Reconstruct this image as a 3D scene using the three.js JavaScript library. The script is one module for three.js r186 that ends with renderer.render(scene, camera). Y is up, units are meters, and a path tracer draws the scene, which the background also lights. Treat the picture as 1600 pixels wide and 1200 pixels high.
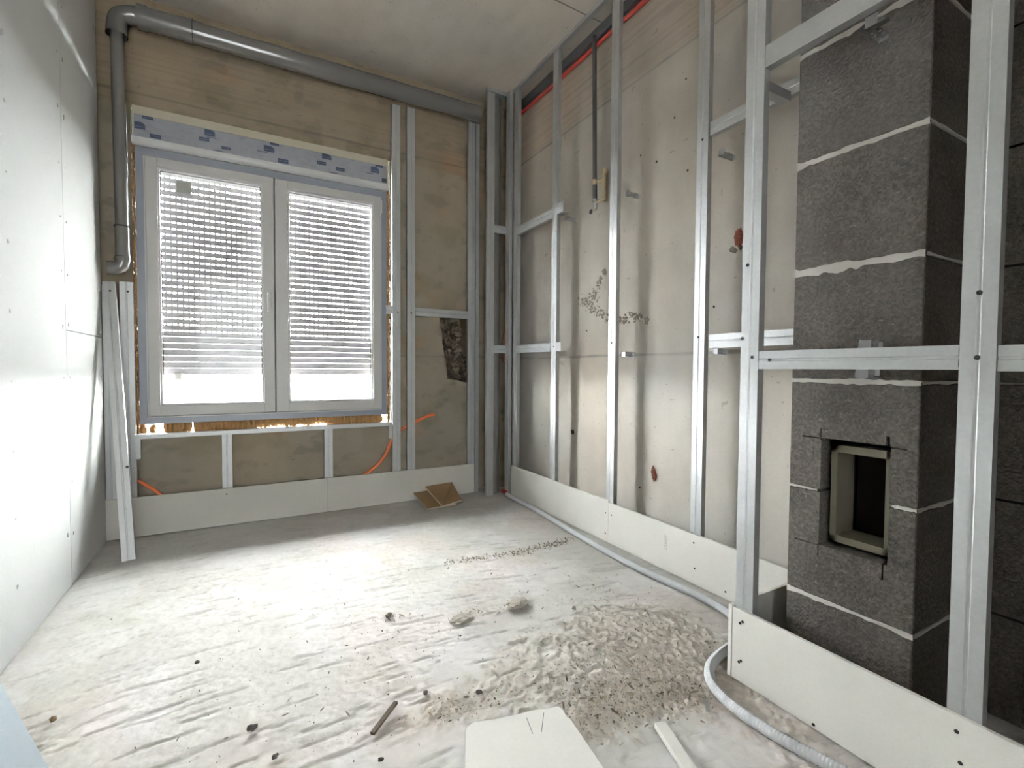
import * as THREE from 'three';
import { mergeGeometries } from 'three/addons/utils/BufferGeometryUtils.js';
import { RoundedBoxGeometry } from 'three/addons/geometries/RoundedBoxGeometry.js';
import { Brush, Evaluator, SUBTRACTION } from 'three-bvh-csg';

// ------------------------------------------------------------------ camera, sky, exposure
const scene = new THREE.Scene();
const camera = new THREE.PerspectiveCamera(77.5, 4 / 3, 0.03, 200);
camera.position.set(0, 1, 0);
camera.rotation.set(-0.03214, -0.50862, 0.006014, 'YXZ');
scene.add(camera);
scene.background = new THREE.Color().setRGB(0.94, 0.98, 1.0);     // even, overcast sky
scene.backgroundIntensity = 185;
const renderer = new THREE.WebGLRenderer();
renderer.toneMapping = THREE.LinearToneMapping;
renderer.toneMappingExposure = 1.08;
renderer.shadowMap.enabled = true;

// ------------------------------------------------------------------ helpers
let seedState = 12345;
const rnd = () => { seedState = (seedState * 1664525 + 1013904223) >>> 0; return seedState / 4294967296; };
const rr = (a, b) => a + (b - a) * rnd();
function h2(x, y, s) {
  let n = Math.imul(x | 0, 374761393) + Math.imul(y | 0, 668265263) + Math.imul(s | 0, 982451653);
  n = Math.imul(n ^ (n >>> 13), 1274126177); n ^= n >>> 16;
  return (n >>> 0) / 4294967296;
}
function vn(x, y, s = 0, p = 0) {                 // value noise, period p (0: none)
  const xi = Math.floor(x), yi = Math.floor(y), fx = x - xi, fy = y - yi;
  const u = fx * fx * (3 - 2 * fx), v = fy * fy * (3 - 2 * fy);
  const w = (a) => p ? ((a % p) + p) % p : a;
  const x0 = w(xi), x1 = w(xi + 1), y0 = w(yi), y1 = w(yi + 1);
  const a = h2(x0, y0, s), b = h2(x1, y0, s), c = h2(x0, y1, s), d = h2(x1, y1, s);
  return a + (b - a) * u + (c - a) * v + (a - b - c + d) * u * v;
}
function fbm(x, y, s, o = 4, p = 0) { let t = 0, a = 0.5, n = 0; for (let i = 0; i < o; i++) { t += a * vn(x, y, s + i * 17, p); n += a; a *= 0.5; x *= 2; y *= 2; p *= 2; } return t / n; }
const ss = (a, b, x) => { const t = Math.min(1, Math.max(0, (x - a) / (b - a))); return t * t * (3 - 2 * t); };
const enc = (c) => { c = Math.min(1, Math.max(0, c)); return 255 * (c <= 0.0031308 ? 12.92 * c : 1.055 * Math.pow(c, 1 / 2.4) - 0.055); };
// a texture over the rectangle [u0, u0+L] x [v0, v0+H] in metres; f gives a linear colour or a height
function tex(W, Hp, L, H, u0, v0, f, colour = true) {
  const d = new Uint8Array(W * Hp * 4);
  for (let j = 0; j < Hp; j++) for (let i = 0; i < W; i++) {
    const r = f(u0 + (i + 0.5) / W * L, v0 + (j + 0.5) / Hp * H), k = (j * W + i) * 4;
    if (colour) { d[k] = enc(r[0]); d[k + 1] = enc(r[1]); d[k + 2] = enc(r[2]); } else d[k] = d[k + 1] = d[k + 2] = Math.max(0, Math.min(255, r * 255));
    d[k + 3] = 255;
  }
  const t = new THREE.DataTexture(d, W, Hp, THREE.RGBAFormat);
  t.wrapS = t.wrapT = THREE.RepeatWrapping; t.magFilter = THREE.LinearFilter; t.minFilter = THREE.LinearFilter;
  if (colour) t.colorSpace = THREE.SRGBColorSpace;
  t.needsUpdate = true; t.userData = { L, H, u0, v0 };
  return t;
}
function uvm(geo, t) {                             // planar uv by the dominant normal, in the texture's rectangle
  const g = geo.index ? geo.toNonIndexed() : geo;
  if (!g.attributes.normal) g.computeVertexNormals();
  const P = g.attributes.position, N = g.attributes.normal, uv = new Float32Array(P.count * 2);
  const { L, H, u0, v0 } = t || { L: 1, H: 1, u0: 0, v0: 0 };
  for (let i = 0; i < P.count; i += 3) {
    let nx = 0, ny = 0, nz = 0;
    for (let k = 0; k < 3; k++) { nx += Math.abs(N.getX(i + k)); ny += Math.abs(N.getY(i + k)); nz += Math.abs(N.getZ(i + k)); }
    for (let k = 0; k < 3; k++) {
      const x = P.getX(i + k), y = P.getY(i + k), z = P.getZ(i + k);
      const [a, b] = nx >= ny && nx >= nz ? [z, y] : ny >= nz ? [x, z] : [x, y];
      uv[(i + k) * 2] = (a - u0) / L; uv[(i + k) * 2 + 1] = (b - v0) / H;
    }
  }
  g.setAttribute('uv', new THREE.BufferAttribute(uv, 2));
  return g;
}
const taken = {};
function numbered(n) { const k = taken[n] = (taken[n] ?? -1) + 1; return k ? `${n}_${String(k).padStart(3, '0')}` : n; }
const clean = (g) => { g = g.index ? g.toNonIndexed() : g; for (const k of Object.keys(g.attributes)) if (!['position', 'normal', 'uv'].includes(k)) g.deleteAttribute(k); if (!g.attributes.normal) g.computeVertexNormals(); if (!g.attributes.uv) g.setAttribute('uv', new THREE.BufferAttribute(new Float32Array(g.attributes.position.count * 2), 2)); g.morphAttributes = {}; return g; };
function mesh(name, geos, mat, parent) {
  const list = (Array.isArray(geos) ? geos : [geos]).map(clean);
  let g = list.length > 1 ? mergeGeometries(list) : list[0];
  g = uvm(g, mat.userData.t);
  const m = new THREE.Mesh(g, mat); m.name = name; m.castShadow = m.receiveShadow = true;
  if (parent) parent.add(m);
  return m;
}
function tag(o, label, category, group, kind) { o.userData = { label, category }; if (group) o.userData.group = group; if (kind) o.userData.kind = kind; return o; }
function thing(name, label, category, pos = [0, 0, 0], ry = 0, group) {
  const g = new THREE.Group(); g.name = numbered(name); g.position.set(...pos); g.rotation.y = ry; scene.add(g);
  return tag(g, label, category, group);
}
function single(name, geos, mat, label, category, group) { const m = mesh(numbered(name), geos, mat, scene); return tag(m, label, category, group); }
function struct(name, geos, mat, label) { const m = mesh(name, geos, mat, scene); m.userData = { kind: 'structure', label, category: name.split('_')[0] }; return m; }
const B = (x0, x1, y0, y1, z0, z1) => new THREE.BoxGeometry(x1 - x0, y1 - y0, z1 - z0).translate((x0 + x1) / 2, (y0 + y1) / 2, (z0 + z1) / 2);
const RB = (x0, x1, y0, y1, z0, z1, r = 0.003, s = 2) => new RoundedBoxGeometry(x1 - x0, y1 - y0, z1 - z0, s, Math.min(r, (x1 - x0) / 2.1, (y1 - y0) / 2.1, (z1 - z0) / 2.1)).translate((x0 + x1) / 2, (y0 + y1) / 2, (z0 + z1) / 2);
const V = (x, y, z) => new THREE.Vector3(x, y, z);
const tube = (pts, r, seg = 48, rad = 12, closed = false) => new THREE.TubeGeometry(new THREE.CatmullRomCurve3(pts.map((p) => V(...p)), closed, 'catmullrom', 0.4), seg, r, rad, closed);
const cyl = (a, b, r, r2 = r, n = 20) => { const d = V(...b).sub(V(...a)), g = new THREE.CylinderGeometry(r2, r, d.length(), n); g.applyQuaternion(new THREE.Quaternion().setFromUnitVectors(V(0, 1, 0), d.clone().normalize())); return g.translate((a[0] + b[0]) / 2, (a[1] + b[1]) / 2, (a[2] + b[2]) / 2); };
function lump(r, seed, sx = 1, sy = 1, sz = 1, rough = 0.3, det = 1) {      // a rough stone or crumb
  const g = new THREE.IcosahedronGeometry(r, det), P = g.attributes.position;
  for (let i = 0; i < P.count; i++) {
    const x = P.getX(i), y = P.getY(i), z = P.getZ(i), k = 1 + rough * (2 * h2(Math.round(x / r * 50), Math.round(y / r * 50) * 7 + Math.round(z / r * 50) * 131, seed) - 1);
    P.setXYZ(i, x * k * sx, y * k * sy, z * k * sz);
  }
  g.computeVertexNormals(); return g;
}
const S = (o = {}) => new THREE.MeshStandardMaterial(o);
const P_ = (o = {}) => new THREE.MeshPhysicalMaterial(o);
const col = (r, g, b) => new THREE.Color().setRGB(r, g, b);
function textured(t, bump, o = {}) { const m = S({ map: t, ...o }); if (bump) { m.bumpMap = bump; m.bumpScale = o.bumpScale ?? 0.002; } m.userData.t = t.userData; return m; }

// ------------------------------------------------------------------ main measures (metres)
const CEIL = 3.145, BW = -3.55, RW = 1.95, LW = -0.698, REAR = 1.6;
const BZ = -3.483, XS = 1.825, XB = 1.385, BH = 0.235, T = 0.0125;

// ------------------------------------------------------------------ materials
// cast concrete: base tone with cloudy patches, pores, form-board bands at given heights
function concrete(a, b, seed, base, jointsY, bandY) {
  const n = fbm(a * 1.3, b * 1.3, seed, 5), n2 = fbm(a * 9, b * 7, seed + 5, 4), st = fbm(a * 14, b * 1.1, seed + 9, 3), fine = vn(a * 260, b * 260, seed + 3);
  let k = 0.80 + 0.30 * n + 0.16 * (n2 - 0.5) + 0.08 * (st - 0.5) + 0.05 * (fine - 0.5), warm = (vn(a * 2.1, b * 2.1, seed + 31) - 0.5) * 0.10;
  if (bandY && b > bandY) { const s = fbm(a * 1.2, b * 60, seed + 40, 3), e = ss(bandY, bandY + 0.03, b); k *= 1 - e * (0.07 + 0.17 * ss(0.42, 0.8, s) * (0.3 + 0.9 * vn(a * 2.2, b * 4, seed + 44)) + 0.16 * (fbm(a * 2.5, b * 5, seed + 47, 3) - 0.4)); warm += 0.06 * e; }
  for (const y of jointsY) { const w = 0.006 + 0.004 * vn(a * 12, y, seed), d = Math.abs(b - y - 0.006 * (vn(a * 5, y, seed + 2) - 0.5)); k *= 1 - 0.45 * (1 - ss(w * 0.4, w * 1.6, d)) * (0.35 + 0.65 * vn(a * 7, y, seed + 8)); }
  const pore = vn(a * 38, b * 38, seed + 60); if (pore > 0.965) k *= 0.72;
  return [base[0] * k * (1 + warm), base[1] * k, base[2] * k * (1 - warm)];
}
const CON = [0.60, 0.555, 0.49];
const tRight = tex(1600, 1200, 4.2, 3.2, -3.6, 0, (z, y) => concrete(z, y, 11, CON, [2.632, 1.083], 2.632));
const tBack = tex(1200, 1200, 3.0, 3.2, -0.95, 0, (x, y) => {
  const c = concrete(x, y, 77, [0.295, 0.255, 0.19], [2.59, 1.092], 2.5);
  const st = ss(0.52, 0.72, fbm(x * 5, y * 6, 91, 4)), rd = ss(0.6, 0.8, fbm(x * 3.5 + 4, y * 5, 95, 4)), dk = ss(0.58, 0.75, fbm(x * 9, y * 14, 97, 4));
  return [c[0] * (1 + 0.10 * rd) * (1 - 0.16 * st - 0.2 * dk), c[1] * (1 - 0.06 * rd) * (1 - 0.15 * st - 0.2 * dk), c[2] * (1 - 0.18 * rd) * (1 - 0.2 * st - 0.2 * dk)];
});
const tCeil = tex(1024, 1600, 3.0, 4.7, -0.95, -3.6, (x, z) => {
  const c = concrete(x, z, 140, [0.80, 0.745, 0.665], [], 0); let k = 1;
  const d = Math.abs(z + 2.38 - 0.004 * Math.sin(x * 9)); k *= 1 - 0.75 * (1 - ss(0.002, 0.006, d));
  return c.map((v) => v * k);
});
const tBumpC = tex(512, 512, 0.8, 0.8, 0, 0, (x, y) => 0.5 + 0.35 * (fbm(x / 0.8 * 8, y / 0.8 * 8, 5, 4, 8) - 0.5) + 0.25 * (vn(x / 0.8 * 128, y / 0.8 * 128, 6, 128) - 0.5), false);
const mRight = textured(tRight, null, { roughness: 0.9 }), mBack = textured(tBack, null, { roughness: 0.92 }), mCeil = textured(tCeil, null, { roughness: 0.92 });
const mConc = S({ color: col(0.55, 0.51, 0.45), roughness: 0.92 });

// screed floor: pale cement skin with drawn streaks along x, pinkish and greenish dust patches, dirty grit near the offcuts
const FX = -0.85, FZ = -3.56, FLX = 2.85, FLZ = 3.7;
const streak = (x, z, s) => { const q = z - 0.13 * x * x + 0.09 * x; return 0.5 * fbm(x * 5.5 + 3 * vn(q * 3, x, s), q * 54 + 1.6 * vn(x * 1.5, z * 2, s + 1), s + 2, 3) + 0.5 * fbm(x * 14, q * 95 + 2 * vn(x * 3, z * 3, s + 7), s + 5, 2); };
const dirtMask = (x, z) => {
  const g = (cx, cz, rx, rz) => Math.exp(-(((x - cx) / rx) ** 2 + ((z - cz) / rz) ** 2));
  const m = g(0.98, -1.08, 0.28, 0.12) + 0.8 * g(0.55, -1.30, 0.22, 0.08) + 0.85 * g(1.30, -1.0, 0.16, 0.45) + 0.5 * g(1.35, -1.3, 0.3, 0.3) + 0.4 * g(0.9, -1.45, 0.35, 0.2) + 0.75 * g(1.08, -1.2, 0.45, 0.22);
  return ss(0.30, 0.62, m * (0.15 + 1.5 * fbm(x * 26, z * 26, 210, 4)));
};
// grey and tan patches, ragged at their edges, more of them to the right
const greyPatch = (x, z) => ss(0.50, 0.62, fbm(x * 3.1, z * 3.1, 220, 5) + 0.10 * fbm(x * 22, z * 22, 223, 3) + 0.10 * (x > 0.4 ? 1 : 0) * ss(0.4, 1.1, x) - 0.06);
const tFloor = tex(2048, 2048, FLX, FLZ, FX, FZ, (x, z) => {
  const n = fbm(x * 1.6, z * 1.6, 300, 4), st = streak(x, z, 320), f = fbm(x * 60, z * 60, 330, 3), spk = vn(x * 210, z * 210, 333), m = fbm(x * 9, z * 12, 345, 4);
  let k = 0.92 + 0.14 * (n - 0.5) + 0.12 * (m - 0.5) + 0.10 * (f - 0.5);
  k *= 1 - 0.20 * ss(0.62, 0.74, st) * (0.3 + 0.7 * vn(x * 6, z * 6, 340));
  if (spk > 0.985) k *= 0.72;
  const pink = ss(0.52, 0.72, fbm(x * 2.3 + 7, z * 2.3, 350, 3)), green = ss(0.55, 0.75, fbm(x * 2.0, z * 2.0 + 9, 360, 3)), d = dirtMask(x, z), tr = greyPatch(x, z);
  k *= 1 - 0.10 * tr;
  const c = [0.665 * k * (1 + 0.035 * pink - 0.012 * green), 0.645 * k * (1 - 0.012 * pink + 0.004 * green), 0.615 * k * (1 - 0.02 * pink - 0.02 * green - 0.03 * tr)];
  const e = [0.43, 0.375, 0.30], w = 0.5 * d;
  return c.map((v, i) => v + (e[i] * (0.55 + 0.9 * f) - v) * w);
});
const tFloorB = tex(2048, 2048, FLX, FLZ, FX, FZ, (x, z) => 0.5 + 0.35 * (fbm(x * 70, z * 70, 331, 3) - 0.5) + 0.3 * (fbm(x * 24, z * 60, 334, 3) - 0.5), false);
const mFloor = textured(tFloor, tFloorB, { roughness: 0.88, bumpScale: 0.003 });
const floorHeight = (x, z) => {
  const st = streak(x, z, 320), d = dirtMask(x, z), n = fbm(x * 6, z * 8, 371, 3), r = fbm(x * 16, (z - 0.13 * x * x + 0.09 * x) * 55, 373, 3);
  return -0.003 - 0.0034 * ss(0.58, 0.70, st) + 0.0012 * (n - 0.5) + 0.0022 * (r - 0.5) + 0.0016 * (vn(x * 55, z * 60, 374) - 0.5) + d * (0.0055 * ss(0.42, 0.78, fbm(x * 60, z * 60, 380, 3)) + 0.003 * (vn(x * 90, z * 90, 384) - 0.5));
};
// plasterboard
const tDry = tex(768, 768, 1.2, 1.2, 0, 0, (x, y) => { const k = 1 + 0.045 * (fbm(x / 1.2 * 5, y / 1.2 * 5, 400, 4, 5) - 0.5) + 0.015 * (vn(x / 1.2 * 256, y / 1.2 * 256, 401, 256) - 0.5); return [0.62 * k, 0.63 * k, 0.605 * k]; });
const mDry = textured(tDry, null, { roughness: 0.8 });
const tBoard = tex(768, 512, 1.2, 0.8, 0, 0, (x, y) => { const k = 1 + 0.10 * (fbm(x / 1.2 * 6, y / 1.2 * 6, 410, 4, 6) - 0.5) + 0.03 * (vn(x / 1.2 * 256, y / 1.2 * 256, 411, 256) - 0.5); return [0.76 * k, 0.74 * k, 0.685 * k]; });
const mBoard = textured(tBoard, null, { roughness: 0.85 });
// galvanised steel with a faint spangle
const tGalv = tex(512, 512, 0.4, 0.4, 0, 0, (x, y) => { const k = 0.92 + 0.14 * fbm(x / 0.4 * 6, y / 0.4 * 6, 500, 3, 6) + 0.06 * (vn(x / 0.4 * 64, y / 0.4 * 64, 501, 64) - 0.5); return [0.66 * k, 0.675 * k, 0.68 * k]; });
const mSteel = textured(tGalv, null, { metalness: 0.75, roughness: 0.48 });
const mScrew = S({ color: col(0.02, 0.02, 0.02), roughness: 0.5, metalness: 0.3 });
const mZinc = S({ color: col(0.50, 0.51, 0.52), roughness: 0.28, metalness: 0.95 });
// light-weight concrete chimney block: dark, coarse grain
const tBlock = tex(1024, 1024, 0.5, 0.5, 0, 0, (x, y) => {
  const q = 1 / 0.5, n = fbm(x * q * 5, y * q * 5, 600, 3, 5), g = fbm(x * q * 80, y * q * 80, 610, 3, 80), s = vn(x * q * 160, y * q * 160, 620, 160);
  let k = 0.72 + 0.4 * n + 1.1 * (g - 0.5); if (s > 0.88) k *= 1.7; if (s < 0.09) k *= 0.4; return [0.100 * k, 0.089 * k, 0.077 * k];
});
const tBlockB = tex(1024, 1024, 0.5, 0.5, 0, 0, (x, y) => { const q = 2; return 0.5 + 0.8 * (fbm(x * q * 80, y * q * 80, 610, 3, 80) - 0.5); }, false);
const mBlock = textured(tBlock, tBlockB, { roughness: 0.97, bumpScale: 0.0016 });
const mMortar = S({ color: col(0.62, 0.59, 0.55), roughness: 0.95 });
const mClay = S({ color: col(0.13, 0.12, 0.085), roughness: 0.9 });
const mPipe = P_({ color: col(0.15, 0.145, 0.135), roughness: 0.2, clearcoat: 1.0, clearcoatRoughness: 0.06, ior: 1.55 });
const mSeal = S({ color: col(0.03, 0.03, 0.03), roughness: 0.6 });
const mFilm = P_({ color: col(0.32, 0.345, 0.40), roughness: 0.35, clearcoat: 0.4, clearcoatRoughness: 0.3 });
const mSash = P_({ color: col(0.70, 0.69, 0.675), roughness: 0.35 });
const mPVC = P_({ color: col(0.80, 0.80, 0.80), roughness: 0.35 });
const mGlass = P_({ color: col(1, 1, 1), transmission: 1, thickness: 0, roughness: 0, ior: 1.5 });
const mSlat = P_({ color: col(0.66, 0.645, 0.665), roughness: 0.95, transmission: 0.006, thickness: 0 });
const mCream = S({ color: col(0.60, 0.56, 0.44), roughness: 0.9 });
const mFoam = P_({ color: col(0.30, 0.17, 0.07), roughness: 0.95, transmission: 0.012, thickness: 0 });
const mOrange = S({ color: col(0.55, 0.13, 0.04), roughness: 0.45 });
const mRed = S({ color: col(0.33, 0.035, 0.025), roughness: 0.45 });
const mBlackPipe = S({ color: col(0.05, 0.05, 0.048), roughness: 0.4 });
const mBrass = S({ color: col(0.60, 0.50, 0.32), roughness: 0.35, metalness: 0.8 });
const mConduit = S({ color: col(0.62, 0.63, 0.64), roughness: 0.4 });
const mBrown = S({ color: col(0.17, 0.105, 0.045), roughness: 0.7 });
const mPale = S({ color: col(0.62, 0.55, 0.42), roughness: 0.8 });
const mGravel = S({ color: col(0.27, 0.24, 0.20), roughness: 0.95 });
const mRust = S({ color: col(0.20, 0.06, 0.038), roughness: 0.9 });
const mDark = S({ color: col(0.05, 0.042, 0.034), roughness: 0.95 });
const mBlueGrey = S({ color: col(0.34, 0.39, 0.42), roughness: 0.8 });
const mGround = S({ color: col(0.85, 0.85, 0.84), roughness: 0.95 });
const mSheet = P_({ color: col(0.93, 0.93, 0.93), roughness: 1, transmission: 0.80, thickness: 0 });
const mWood = S({ color: col(0.055, 0.038, 0.02), roughness: 0.8 });

// ------------------------------------------------------------------ room shell
{
  const f = struct('floor', B(-0.9, 2.0, -0.2, -0.009, -3.81, REAR + 0.2), mFloor, 'pale streaked cement screed floor strewn with grit');
  const nx = 480, nz = 520, x0 = -0.86, x1 = 1.96, z0 = -3.555, z1 = -0.35, pos = [], uv = [], idx = [];
  for (let j = 0; j <= nz; j++) for (let i = 0; i <= nx; i++) {
    const x = x0 + (x1 - x0) * i / nx, z = z0 + (z1 - z0) * j / nz;
    pos.push(x, floorHeight(x, z), z); uv.push((x - FX) / FLX, (z - FZ) / FLZ);
    if (i < nx && j < nz) { const a = j * (nx + 1) + i, b = a + 1, c = a + nx + 1, d = c + 1; idx.push(a, c, b, b, c, d); }
  }
  const g = new THREE.BufferGeometry(); g.setAttribute('position', new THREE.Float32BufferAttribute(pos, 3)); g.setAttribute('uv', new THREE.Float32BufferAttribute(uv, 2)); g.setIndex(idx); g.computeVertexNormals();
  const m = new THREE.Mesh(g, mFloor); m.name = 'screed_surface'; m.castShadow = m.receiveShadow = true; f.add(m);
}
struct('ceiling', B(-1.1, 2.2, CEIL, CEIL + 0.2, -3.82, REAR + 0.2), mCeil, 'bare cast concrete ceiling slab');
{
  // back wall with the window opening and a broken-out pocket
  const sh = new THREE.Shape([[-1.1, 0], [2.2, 0], [2.2, CEIL], [-1.1, CEIL]].map((p) => new THREE.Vector2(...p)));
  const win = [[-0.566, 0.585], [0.942, 0.585], [0.942, 2.515], [-0.566, 2.515]];
  sh.holes.push(new THREE.Path(win.reverse().map((p) => new THREE.Vector2(...p))));
  const wall = new THREE.ExtrudeGeometry(sh, { depth: 0.26, bevelEnabled: false }).translate(0, 0, BW - 0.26);
  const ev = new Evaluator(); ev.attributes = ['position', 'normal', 'uv']; ev.useGroups = false;
  let a = new Brush(clean(wall)); a.updateMatrixWorld();
  const ragged = []; const N = 22;
  const ol = [[1.334, 1.42], [1.60, 1.42], [1.60, 0.90], [1.55, 0.885], [1.47, 0.90], [1.40, 0.915], [1.385, 0.98], [1.37, 1.06], [1.365, 1.13], [1.352, 1.20], [1.345, 1.27], [1.33, 1.33]];
  for (const [x, y] of ol) ragged.push(new THREE.Vector2(x + rr(-0.008, 0.008), y + rr(-0.008, 0.008)));
  let pocket = new Brush(clean(new THREE.ExtrudeGeometry(new THREE.Shape(ragged), { depth: 0.3, bevelEnabled: false }).translate(0, 0, BW - 0.235))); pocket.updateMatrixWorld();
  const r = ev.evaluate(a, pocket, SUBTRACTION);
  const w = struct('wall_back', r.geometry, mBack, 'bare concrete wall around the shuttered window');
  // rubble left standing in the pocket
  const rub = [];
  for (let i = 0; i < 90; i++) { const y = rr(1.08, 1.40), x = rr(1.37, 1.585), s = rr(0.018, 0.036); rub.push(lump(s, i + 300, 1, 0.9, 0.8, 0.45).rotateX(rr(0, 3)).rotateY(rr(0, 3)).translate(x, y, BW - rr(0.17, 0.235))); }
  for (let i = 0; i < 60; i++) { const y = rr(0.90, 1.12), x = rr(1.40, 1.59), s = rr(0.012, 0.032); rub.push(lump(s, i, 1, 0.8, 0.8, 0.4).rotateX(rr(0, 3)).rotateY(rr(0, 3)).translate(x, y, BW - rr(0.06, 0.20))); }
  const m = mesh('rubble', rub, S({ color: col(0.15, 0.115, 0.085), roughness: 0.97 }), w); m.userData = { kind: 'stuff' };
}
{
  const w = struct('wall_right', B(RW, RW + 0.25, 0, CEIL, -3.785, REAR), mRight, 'bare concrete wall behind the steel studs');
  // honeycombed gravel patch, shaped like a ragged crescent
  const pts = [[-2.55, 1.45, 0.05], [-2.50, 1.42, 0.05], [-2.46, 1.44, 0.055], [-2.42, 1.47, 0.05], [-2.40, 1.51, 0.05], [-2.38, 1.555, 0.035], [-2.33, 1.60, 0.02], [-2.45, 1.395, 0.035], [-2.40, 1.37, 0.035], [-2.35, 1.34, 0.03], [-2.30, 1.315, 0.025], [-2.22, 1.30, 0.03], [-2.16, 1.295, 0.035], [-2.11, 1.30, 0.035], [-2.06, 1.30, 0.03], [-2.02, 1.295, 0.02], [-1.97, 1.27, 0.02]];
  const g = [];
  for (const [z, y, s] of pts) for (let i = 0; i < 20; i++) { const a = rr(0, 6.28), d = s * Math.sqrt(rnd()); g.push(lump(rr(0.003, 0.0085), i + g.length, 0.7, 1, 1, 0.4, 0).rotateX(rr(0, 3)).translate(RW, y + d * Math.sin(a), z + d * Math.cos(a))); }
  const m = mesh('exposed_gravel', g, mGravel, w); m.userData = { kind: 'stuff', label: 'rough honeycombed patch of exposed gravel' };
  // broken-out spots and form-tie holes
  const spot = (name, z, y, sz, sy, mat, seed, n = 9) => { const l = []; for (let i = 0; i < n; i++) l.push(lump(1, seed + i, 0.012, sy * rr(0.3, 0.55), sz * rr(0.3, 0.55), 0.4).translate(RW, y + rr(-0.5, 0.5) * sy, z + rr(-0.5, 0.5) * sz)); mesh(name, l, mat, w); };
  spot('rusty_spot', -1.405, 1.60, 0.030, 0.055, mRust, 900);
  spot('dark_chip', -1.43, 1.55, 0.022, 0.025, mGravel, 920, 5);
  spot('dark_chip', -1.395, 1.545, 0.012, 0.02, mDark, 930, 3);
  spot('rusty_spot', -1.893, 0.43, 0.020, 0.055, mRust, 940, 6);
  mesh('tie_hole', cyl([RW - 0.002, 0.57, -2.641], [RW + 0.004, 0.57, -2.641], 0.017), mScrew, w);
  mesh('tie_hole', cyl([RW - 0.002, 2.01, -2.47], [RW + 0.004, 2.01, -2.47], 0.016), mScrew, w);
  for (const [z, y] of [[-1.72, 2.46], [-1.79, 2.30], [-1.91, 2.12], [-1.70, 2.0], [-2.0, 0.33], [-2.03, 2.2], [-1.53, 1.30], [-2.5, 1.25]]) mesh('pore', cyl([RW - 0.001, y, z], [RW + 0.002, y, z], 0.006, 0.006, 8), mDark, w);
}
{
  // left side: plasterboard lining on a concrete wall
  const w = new THREE.Group(); w.name = 'wall_left'; w.userData = { kind: 'structure', label: 'white plasterboard lined wall', category: 'wall' }; scene.add(w);
  mesh('backing', B(-1.1, -0.85, 0, CEIL, -3.785, REAR), mConc, w);
  const p = (z0, z1, y0, y1) => mesh('plasterboard_panel', RB(LW - T, LW, y0, y1, z0, z1, 0.0015, 1), mDry, w);
  p(-3.46, -2.8455, 0.004, 1.159); p(-3.46, -2.8455, 1.1615, 3.12);
  p(-2.8425, -1.645, 0.004, 2.602); p(-2.8425, -1.645, 2.605, 3.12);
  p(-1.642, -0.445, 0.004, 3.12); p(-0.442, 0.75, 0.004, 3.12); p(0.753, REAR - 0.012, 0.004, 3.12);
  mesh('lining_track', B(LW - T - 0.03, LW - T, 0, 0.02, -3.45, REAR), mSteel, w);
  const sc = []; for (const z of [-3.42, -2.88, -2.80, -2.26, -1.70]) for (let y = 0.24; y < 3; y += 0.235) sc.push(cyl([LW - 0.001, y + rr(-0.02, 0.02), z], [LW + 0.0006, y, z], 0.0034, 0.0034, 8));
  const m = mesh('screw_heads', sc, S({ color: col(0.50, 0.505, 0.49), roughness: 0.7 }), w); m.userData = { kind: 'stuff' };
}
// sheeted doorway added behind viewer as fill light; wall return added to shade chimney
struct('wall_front', [B(-1.1, -0.62, 0, CEIL, REAR, REAR + 0.2), B(0.50, 0.75, 0, CEIL, REAR, REAR + 0.2), B(-0.62, 0.50, 2.35, CEIL, REAR, REAR + 0.2), B(0.60, 2.2, 0, CEIL, 0.47, 0.62), B(0.60, 0.75, 0, CEIL, 0.62, REAR)], mConc, 'unseen concrete wall behind the viewer, doorway and return added for the light');
single('fill_sheet', B(-0.66, 0.54, 0.0, 2.40, REAR - 0.010, REAR - 0.004), mSheet, 'added translucent white sheet over the doorway behind the viewer for fill light', 'sheet');
{
  const g = struct('ground', B(-40, 40, -0.5, -0.3, -60, 40), mGround, 'paved ground outside the window'); g.userData.category = 'ground';
}

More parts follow.
